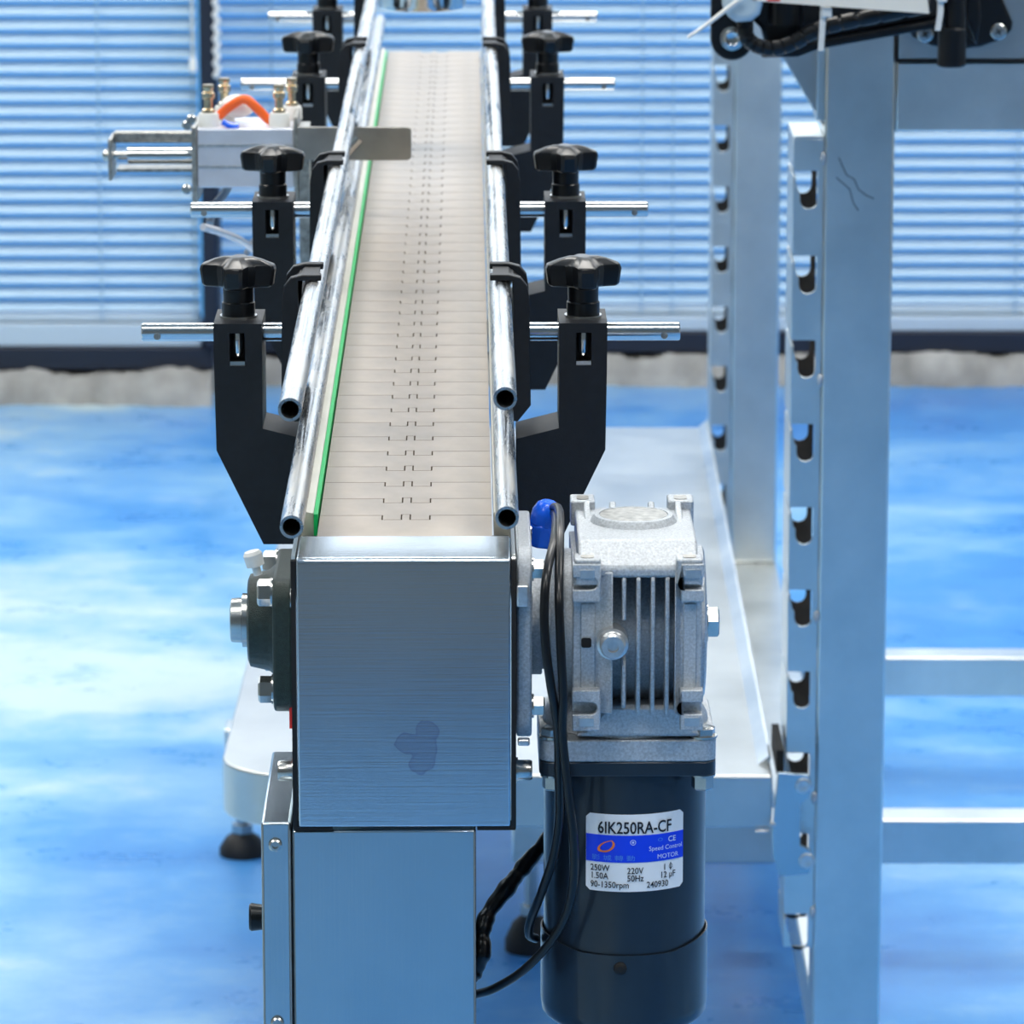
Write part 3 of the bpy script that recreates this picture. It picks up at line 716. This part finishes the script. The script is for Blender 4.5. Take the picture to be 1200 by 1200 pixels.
# ================================================================== PNEUMATIC STOPPER
VP = 1.08
ps = thing('pneumatic_cylinder', 'silver pneumatic guide cylinder with brass fittings left of the belt', 'pneumatic cylinder', CV, (-.12, VP, .7985))
def cpt(px, py, v=VP): return cat(px, py, v)
bm = B(); prism(bm, [(-.154, .7987), (-.0885, .7987), (-.0885, .8390), (-.154, .8390)], 'v', VP, VP + .062); obj('cylinder_block', bm, M['alu_w'], ps, bev=.001)
for z in (.8120, .8265):
    bm = B(); box(bm, -.1535, -.0890, VP - .0006, VP + .001, z, z + .002); obj('block_groove', bm, M['alu_m'], ps)
bm = B(); box(bm, -.1575, -.1542, VP - .002, VP + .064, .7870, .8400); obj('end_plate', bm, M['alu_grey'], ps, bev=.0006)
bm = B(); box(bm, -.0883, -.0855, VP - .002, VP + .064, .7880, .8470); obj('end_plate', bm, M['alu_grey'], ps, bev=.0006)
for (u, v) in ((-.1465, VP + .012), (-.1375, VP + .050), (-.0985, VP + .012), (-.0915, VP + .050)):
    bm = B(); lathe(bm, (u, v, .8390), (0, 0, 1), [(0, .0072), (.008, .0070), (.0095, .006)], 20); fb = obj('fitting_base', bm, M['white'], ps)
    bm = B(); lathe(bm, (u, v, .8485), (0, 0, 1), [(0, .0045), (.002, .0045), (.003, .0028), (.009, .0030), (.010, .0042), (.0135, .0044), (.0145, .0030), (.017, .0040), (.019, .0036)], 14); obj('fitting_tip', bm, M['brass'], fb)
bm = B(); sweep(bm, [(-.140, VP + .02, .845), (-.132, VP + .018, .852), (-.122, VP + .016, .857), (-.113, VP + .016, .850), (-.106, VP + .016, .843), (-.100, VP + .014, .841)], .0033, 10, 6); obj('orange_hose', bm, M['orange'], ps, label='orange air hose')
bm = B(); sweep(bm, [(-.1365, VP + .004, .843), (-.131, VP + .003, .8405), (-.126, VP + .004, .8400)], .0022, 8, 4); obj('hose_clip', bm, M['blue'], ps, label='blue hose clip')
bm = B(); ell(bm, (-.128, VP + .035, .850), .012, .012, .008); obj('hose_elbow', bm, M['white'], ps)
# guide frame on the left
bm = B(); box(bm, -.2125, -.157, VP + .028, VP + .040, .8255, .8330); obj('guide_bar', bm, M['alu_grey'], ps, bev=.001)
bm = B(); lathe(bm, (-.2020, VP + .018, .8185), (1, 0, 0), [(0, .0058), (.046, .0058)], 20); obj('piston_rod', bm, M['chrome'], ps)
bm = B(); lathe(bm, (-.2190, VP + .018, .8185), (1, 0, 0), [(0, .003), (.002, .0042), (.006, .0042), (.006, .0028), (.018, .0028)], 14); obj('rod_bolt', bm, M['bolt'], ps)
bm = B(); box(bm, -.2090, -.157, VP + .008, VP + .030, .8085, .8105); obj('guide_shelf', bm, M['alu_grey'], ps)
bm = B(); box(bm, -.2145, -.2120, VP + .004, VP + .044, .8030, .8310); obj('end_plate', bm, M['alu_grey'], ps, bev=.0005)
for (u, z) in ((-.160, .8420), (-.157, .846), (-.161, .7985)):
    bm = B(); lathe(bm, (u, VP - .004, z), (0, -1, 0), [(0, .0035), (.003, .0035), (.004, .0025)], 12); obj('plate_bolt', bm, M['bolt'], ps)
# stop plate
sp_ = [(-.0855, .8178), (-.012, .8178)] + [(-.0105, .8183), (-.0092, .8192), (-.0088, .8210)] + [(-.0088, .8375), (-.0095, .8398), (-.012, .8405), (-.0855, .8405)]
bm = B(); prism(bm, sp_, 'v', VP - .004, VP - .001); obj('stop_plate', bm, M['steel_plate'] if False else plain('stop_plate_steel', (.42, .40, .37), .35, .9, nscale=30), ps, bev=.0004, label='flat steel plate reaching over the belt')
bm = B(); cyl(bm, (-.055, VP - .006, .8215), (-.044, VP - .006, .8330), .0034, 12); obj('plate_stud', bm, M['chrome'], ps)
bm = B(); box(bm, -.0850, -.0780, VP - .002, VP + .03, .7500, .8400); obj('mounting_strut', bm, M['alu_grey'], ps)
bm = B(); box(bm, -.0850, -.0525, VP + .01, VP + .03, .7450, .7550); obj('mounting_foot', bm, M['alu_grey'], ps)
cable('air_hose', 'thick grey hose curling under the silver cylinder block', [(268, 218, VP + .05), (262, 228, VP + .05), (250, 243, VP + .04), (246, 262, VP + .03)], .0028, 'grey_hose', 'air hose')
cable('air_hose', 'pale hose end slanting down behind the second left bracket', [(238, 266, VP - .1), (258, 272, VP - .08), (282, 282, VP - .04), (300, 294, VP), (330, 310, VP + .03)], .0026, 'alu_w', 'air hose')
cable('air_hose', 'thin dark hose rising beside the second left bracket', [(318, 262, VP), (305, 272, VP), (296, 284, VP), (288, 298, VP)], .0020, 'grey_hose', 'air hose')

# chrome head over the belt
c = at(494, 10, 3.45)
hd = thing('inspection_head', 'round chrome sensor head hanging over far belt at top', 'sensor', WD, (c[0], 3.45, c[2]))
bm = B(); lathe(bm, (c[0], 3.45, c[2]), (0, 0, 1), [(0, .0270), (.001, .0315), (.004, .0328), (.10, .0330), (.102, .028)], 40); obj('head_shell', bm, M['chrome'], hd)
bm = B(); cyl(bm, (c[0], 3.45, c[2] + .10), (c[0], 3.45, c[2] + .30), .012, 20); obj('head_stem', bm, M['chrome'], hd)
bm = B(); cyl(bm, (c[0], 3.45, c[2] + .25), (.255, 3.42, c[2] + .25), .010, 16); obj('cross_arm', bm, M['steel_h'], hd)

# ================================================================== STEEL RACK
def rk(p): return p
rack = thing('steel_rack', 'tall stainless tube rack with notched hanger rails, right of the conveyor', 'rack', RK, (.03, 0, 0))
PX0, PX1 = .0285, .0797
bm = B(); box(bm, PX0, PX1, 0, .051, .0, 1.30); obj('front_post', bm, M['steel_v'], rack, bev=.0022)
YR = 1.55
bm = B(); box(bm, PX0 + .0008, PX1 - .0003, YR, YR + .051, .131, 1.30); obj('rear_post', bm, M['steel_v'], rack, bev=.0022)
def slot_outline(top, bot, tops, xl, xr, inset=0):
    """front face of a hanger rail: outline with J notches on its left edge"""
    pts = [(xr, bot), (xr, top), (xl, top)]
    for zt in tops:
        R_ = .0065; px1 = xl + .0180; px0 = px1 - .0130; zb = zt - .0283
        pts += [(xl, zt), (px1 - .001, zt), (px1, zt - .001), (px1, zb + R_)]
        pts += [((px0 + px1) / 2 + R_ * cos(a), zb + R_ + R_ * sin(a)) for a in (-.5, -1.0, -1.57, -2.1, -2.6)]
        pts += [(px0, zb + R_), (px0, zt - .0165), (px0 - .0015, zt - .0150), (xl + .0025, zt - .010), (xl + .001, zt - .006), (xl, zt - .0045)]
    pts += [(xl, bot)]
    return pts
def rail_back(zs, top, bot, y0):
    bm = B(); prism(bm, slot_outline(top, bot, zs, .0061, PX0 - .0005), 'v', y0 + .078, y0 + .0802); return bm
def hanger_rail(zs, top, bot, y0):
    tops = zs; xl = .0060; xr = PX0 - .0004
    bm = B(); prism(bm, slot_outline(top, bot, tops, xl, xr), 'v', y0, y0 + .0022)
    # outer web in pieces between the notches, cap and foot
    z = top
    for zt in tops:
        box(bm, xl, xl + .0020, y0 + .002, y0 + .0782, zt, z); z = zt - .0045
    box(bm, xl, xl + .0020, y0 + .002, y0 + .0782, bot, z)
    box(bm, xl, xr, y0, y0 + .0802, top, top + .0022)
    return bm
ZS = [.7759 - .063 * k for k in range(10)]
h1 = obj('hanger_rail', hanger_rail(ZS, .7990, .1825, .0005), M['steel_v'], rack, bev=.0004)
M['rail_shade'] = plain('shade_brown_steel', '#4a4038', .55, .4, nscale=60, var=.3)  # dark brown puts the shade inside the hollow rail into the colour
obj('rail_back', rail_back(ZS, .7988, .1827, .0005), M['rail_shade'], h1, label='inner plate of the notched rail, painted dark for shade')
ZR = [.6745 + .0652 - .0652 * k for k in range(9)]
h2 = obj('hanger_rail', hanger_rail(ZR, .86, .140, YR + .0005), M['steel_v'], rack, bev=.0004)
obj('rail_back', rail_back(ZR, .8598, .1402, YR + .0005), M['rail_shade'], h2, label='inner plate of the notched rail, painted dark for shade')
for z in (.785, .62, .44, .30, .21):
    bm = B(); ell(bm, (PX0 - .001, -.0002, z), .0022, .0014, .005, 10, 8); obj('weld_bead', bm, M['alu'], rack)
# gusset, top beam, back plate
bm = B(); prism(bm, [(PX0, .8060), (PX0, .96), (-.030, .96), (-.003, .8590)], 'v', .012, .030); obj('gusset', bm, M['tray'], rack, bev=.001)
bm = B(); box(bm, PX0 - .006, PX0, .004, .048, .812, 1.2); obj('post_flange', bm, M['steel_v'], rack, bev=.001)
bm = B(); box(bm, PX1, 1.30, .001, .050, .8042, .8560); obj('top_beam', bm, M['steel_h'], rack, bev=.002)
bm = B(); box(bm, PX1, PX1 + .0014, -.0022, .02, .857, 1.1); box(bm, PX1, 1.3, -.003, .02, .8562, .8578); obj('beam_gap', bm, M['gap'], rack)
bm = B(); box(bm, PX1 + .0014, 1.3, -.002, .02, .8578, 1.15); obj('back_plate', bm, M['tray'], rack, bev=.0008)
# base rails
bm = B(); box(bm, PX0 + .001, PX1, .052, YR + .06, .090, .130); obj('base_rail', bm, M['steel_h'], rack, bev=.0015)
bm = B(); box(bm, -.203, 1.35, .535, .575, .090, .130); obj('cross_rail', bm, M['steel_h'], rack, bev=.0018)
bm = B(); box(bm, PX1, 1.35, 1.125, 1.165, .090, .130); obj('cross_rail', bm, M['steel_h'], rack, bev=.0018)
bm = B(); box(bm, -.475, PX0, .84, .88, .090, .130); obj('cross_rail', bm, M['steel_h'], rack, bev=.0018)
for (u, v, r, h) in ((-.186, .572, .0235, .033), (-.461, .87, .0225, .022), (1.30, .555, .0235, .033), (.054, YR + .03, .0235, .033), (1.30, 1.145, .0235, .033)):
    bm = B(); lathe(bm, (u, v, 0), (0, 0, 1), [(0, r), (h * .3, r), (h * .75, r * .72), (h, r * .35)], 28); ft = obj('foot_pad', bm, M['rubber'], rack, label='black rubber foot')
    bm = B(); cyl(bm, (u, v, h), (u, v, .091), .006, 12); cyl(bm, (u, v, h), (u, v, h + .008), .011, 6); obj('foot_stem', bm, M['bolt'], ft)
# crack / scratch line on the front post
for pts in ([(983, 185), (992, 205), (1001, 210), (1006, 222), (1015, 229), (1024, 233)], [(980, 208), (996, 222), (1000, 238), (1006, 247)]):
    P = [at(x, y, 3.349) for x, y in pts]; P = [(p[0] - .2, -.0003, p[2]) for p in P]
    bm = B(); sweep(bm, P, .00032, 5, 1); obj('scratch', bm, M['hole'], rack)

# ---- tray on the rack
tr = thing('shelf_tray', 'wide low stainless tray hooked on the notched rack beneath the conveyor', 'tray', RK, (-.2, -.02, .2824))
x0, x1, y0, y1 = -.4200, -.0050, -.022, 1.335
rc = .055; out = []
for cx, cy, a in ((x1 - .002, y1 - .002, 0), (x0 + rc, y1 - rc, pi / 2), (x0 + rc, y0 + rc, pi), (x1 - .002, y0 + .002, 3 * pi / 2)):
    r_ = rc if cx < -.2 else .002
    for i in range(9):
        t_ = a + pi / 2 * i / 8; out.append((cx + r_ * cos(t_), cy + r_ * sin(t_)))
bm = B(); prism(bm, out, 'z', .2824, .3235); obj('tray_pan', bm, M['tray'], tr, bev=.004, seg=3)
bm = B(); prism(bm, [(x1 - .010, .3232), (x1 - .002, .3232), (x1 + .0005, .3300), (x1 - .0015, .3305)], 'v', y0 + .03, y1); obj('side_fold', bm, M['steel_h'], tr)
hp = [(912, 905), (948, 908), (953, 922), (946, 936), (938, 942), (938, 990), (950, 996), (954, 1010), (948, 1024), (914, 1027), (906, 1003), (905, 975)]
P = [at(x, y, 3.323) for x, y in hp]; P = [(p[0] - .2, p[2]) for p in P]
bm = B(); prism(bm, P[::-1], 'v', -.0275, -.0235); hk = obj('hook_plate', bm, M['steel_box'], tr, bev=.0006)
for (x, y) in ((942, 922), (946, 1010)):
    p = at(x, y, 3.32); bm = B(); lathe(bm, (p[0] - .2, -.0275, p[2]), (0, -1, 0), [(0, .0062), (.0012, .0056), (.0016, .004), (.0010, .002), (.0010, .0005)], 20); obj('weld_boss', bm, M['alu_m'], hk)
p = at(907, 968, 3.32); bm = B(); ell(bm, (p[0] - .2, -.026, p[2]), .003, .002, .003); ell(bm, (p[0] - .208, -.023, p[2] - .006), .006, .002, .0015); obj('weld_spot', bm, M['alu_m'], tr)
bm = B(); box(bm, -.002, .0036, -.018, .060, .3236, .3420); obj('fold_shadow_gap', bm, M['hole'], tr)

# ================================================================== SUPPORT ARM, BOARD, BAG AT TOP RIGHT
YA = 3.24
def pp(px, py, Y=YA): return Vector(at(px, py, Y))
def slab(pts, Y, th):
    bm = B(); prism(bm, [(at(x, y, Y)[0], at(x, y, Y)[2]) for x, y in pts], 'v', Y, Y + th); return bm
def disc_pts(cx, cy, r, a0=0, a1=2 * pi, n=20): return [(cx + r * cos(a0 + (a1 - a0) * i / n), cy + r * sin(a0 + (a1 - a0) * i / n)) for i in range(n + 1)]
am = thing('jointed_arm', 'black jointed support arm screwed to rack plate at top right', 'support arm', WD, tuple(pp(1128, 40, 3.33)))
obj('pivot_plate', slab([(834, -60)] + disc_pts(858, 46, 25, pi, 0, 14) [::1] + [(883, -60)], YA, .012), M['black_s'], am, bev=.0015)
p = pp(858, 45, YA); 
bm = B(); lathe(bm, (p.x, YA, p.z), (0, -1, 0), [(0, .0086), (.0015, .0086), (.0018, .0072)], 28); obj('pivot_washer', bm, M['bolt'], am)
bm = B(); lathe(bm, (p.x, YA - .0018, p.z), (0, -1, 0), [(0, .0066), (.003, .0062), (.004, .0048), (.0032, .0035)], 24); obj('pivot_bolt', bm, M['chrome'], am)
obj('knuckle', slab([(872, -50), (872, 14), (892, 34), (899, 60), (940, 60), (943, -50)], YA + .010, .03), M['black_s'], am, bev=.003)
bm = B(); cyl(bm, pp(921, 28, YA + .006), pp(921, -40, YA + .006), .012, 24); obj('knuckle_barrel', bm, M['black_s'], am)
obj('lower_bar', slab([(888, 58), (893, 68), (935, 67), (960, 58), (1104, 32), (1104, 22), (950, 50), (900, 55)], YA - .002, .014), M['black_s'], am, bev=.0015)
obj('arm_body', slab([(935, -50), (935, 48), (960, 46), (1104, 20), (1108, -50)], YA + .006, .02), M['black'], am, bev=.002)
bm = B(); P = [pp(x, y, YA - .014) for x, y in ((872, 20), (874, 40), (884, 52), (905, 57), (930, 50), (955, 36), (985, 27), (1030, 18), (1090, 6))]
sweep(bm, P, .0052, 14, 14, rf=lambda i, t: .0056 if (i % 7) else .0048); obj('corrugated_hose', bm, M['black_s'], am, ang=25)
bm = B(); lathe(bm, pp(1115, 78, YA), (0, 0, 1), [(0, .0090), (.001, .0101), (.0265, .0101), (.028, .0085)], 28); obj('joint_sleeve', bm, M['black_s'], am)
bm = B(); cyl(bm, pp(1120, 34, YA), pp(1120, -60, YA), .0072, 24); obj('upright_pin', bm, M['black_s'], am)
obj('link_web', slab([(1132, 20), (1145, 55), (1150, 20), (1146, -40), (1132, -40)], YA + .02, .07), M['black_s'], am, bev=.002)
obj('mounting_plate', slab([(1062, -60), (1062, 30), (1070, 44), (1092, 54), (1125, 58), (1150, 55), (1175, 46), (1186, 36), (1187, 26), (1160, -35), (1155, -60)], 3.336, .010), M['black_s'], am, bev=.002)
for (x, y) in ((1084, 40), (1170, 37)):
    p = pp(x, y, 3.336); bm = B(); lathe(bm, (p.x, 3.336, p.z), (0, -1, 0), [(0, .0062), (.0010, .0060), (.0018, .0050), (.0020, .0001)], 20); sc1 = obj('plate_screw', bm, M['bolt'], am)
    bm = B()
    for a in (.6, .6 + pi / 2):
        d = Vector((cos(a), 0, sin(a))) * .0026; cyl(bm, Vector((p.x, 3.3340, p.z)) - d, Vector((p.x, 3.3340, p.z)) + d, .0007, 6)
    obj('screw_recess', bm, M['gap'], sc1)
bd = thing('white_board', 'white sheet with red corner mark above the black arm', 'board', WD, tuple(pp(985, 5, YA - .03)))
obj('sheet', slab([(878, -60), (882, 1), (1089, 16), (1080, -60)], YA - .03, .003), M['board'], bd)
obj('red_mark', slab([(898, -8), (899, 1.2), (914, 1.5), (916, -8)], YA - .0304, .0006), M['red'], bd)
bm = B(); P0 = [(846, -50), (846, 5), (850, 18), (862, 25), (880, 24), (890, 16), (894, 2), (895, -50)]
prism(bm, [(at(x, y, YA - .02)[0], at(x, y, YA - .02)[2]) for x, y in P0], 'v', YA - .03, YA - .012)
tag(obj('plastic_bag', bm, M['bag'], base=tuple(pp(870, 25, YA - .02)), bev=.005, seg=3), 'small cloudy plastic pouch hanging over the pivot bolt', 'plastic bag')
def tie(label, P, w_, Y, head=None):
    t = thing('cable_tie', label, 'cable tie', WD, tuple(pp(*P[-1], Y)), None)
    n = len(P); L_ = []; 
    A = [(x - w_ * .5, y) for x, y in P] + [(x + w_ * .5, y) for x, y in P[::-1]]
    obj('strap', slab(A, Y, .0025), M['white'], t, bev=.0004)
    if head: obj('lock_head', slab([(head[0] - 6, head[1] - 6), (head[0] - 6, head[1] + 6), (head[0] + 6, head[1] + 7), (head[0] + 6, head[1] - 5)], Y - .004, .006), M['white'], t, bev=.0008)
    return t
tie('white cable tie strapped around the middle of the black arm', [(965, 3), (964, 30), (962, 60)], 7, YA - .022, (969, 14))
tie('white cable tie near the upright black pin', [(1103, -20), (1102, 15), (1099, 36)], 7, YA - .016, (1104, -4))
bm = B(); P = [pp(870, -3, YA - .036), pp(850, 12, YA - .036), pp(828, 29, YA - .036), pp(806, 44, YA - .036)]
sweep(bm, P, .0017, 8, 4, rf=lambda i, t: .0019 - .0007 * t)
tag(obj('cable_tie_tail', bm, M['white'], base=tuple(P[-1])), 'loose white tie end sticking out left of the pouch', 'cable tie')
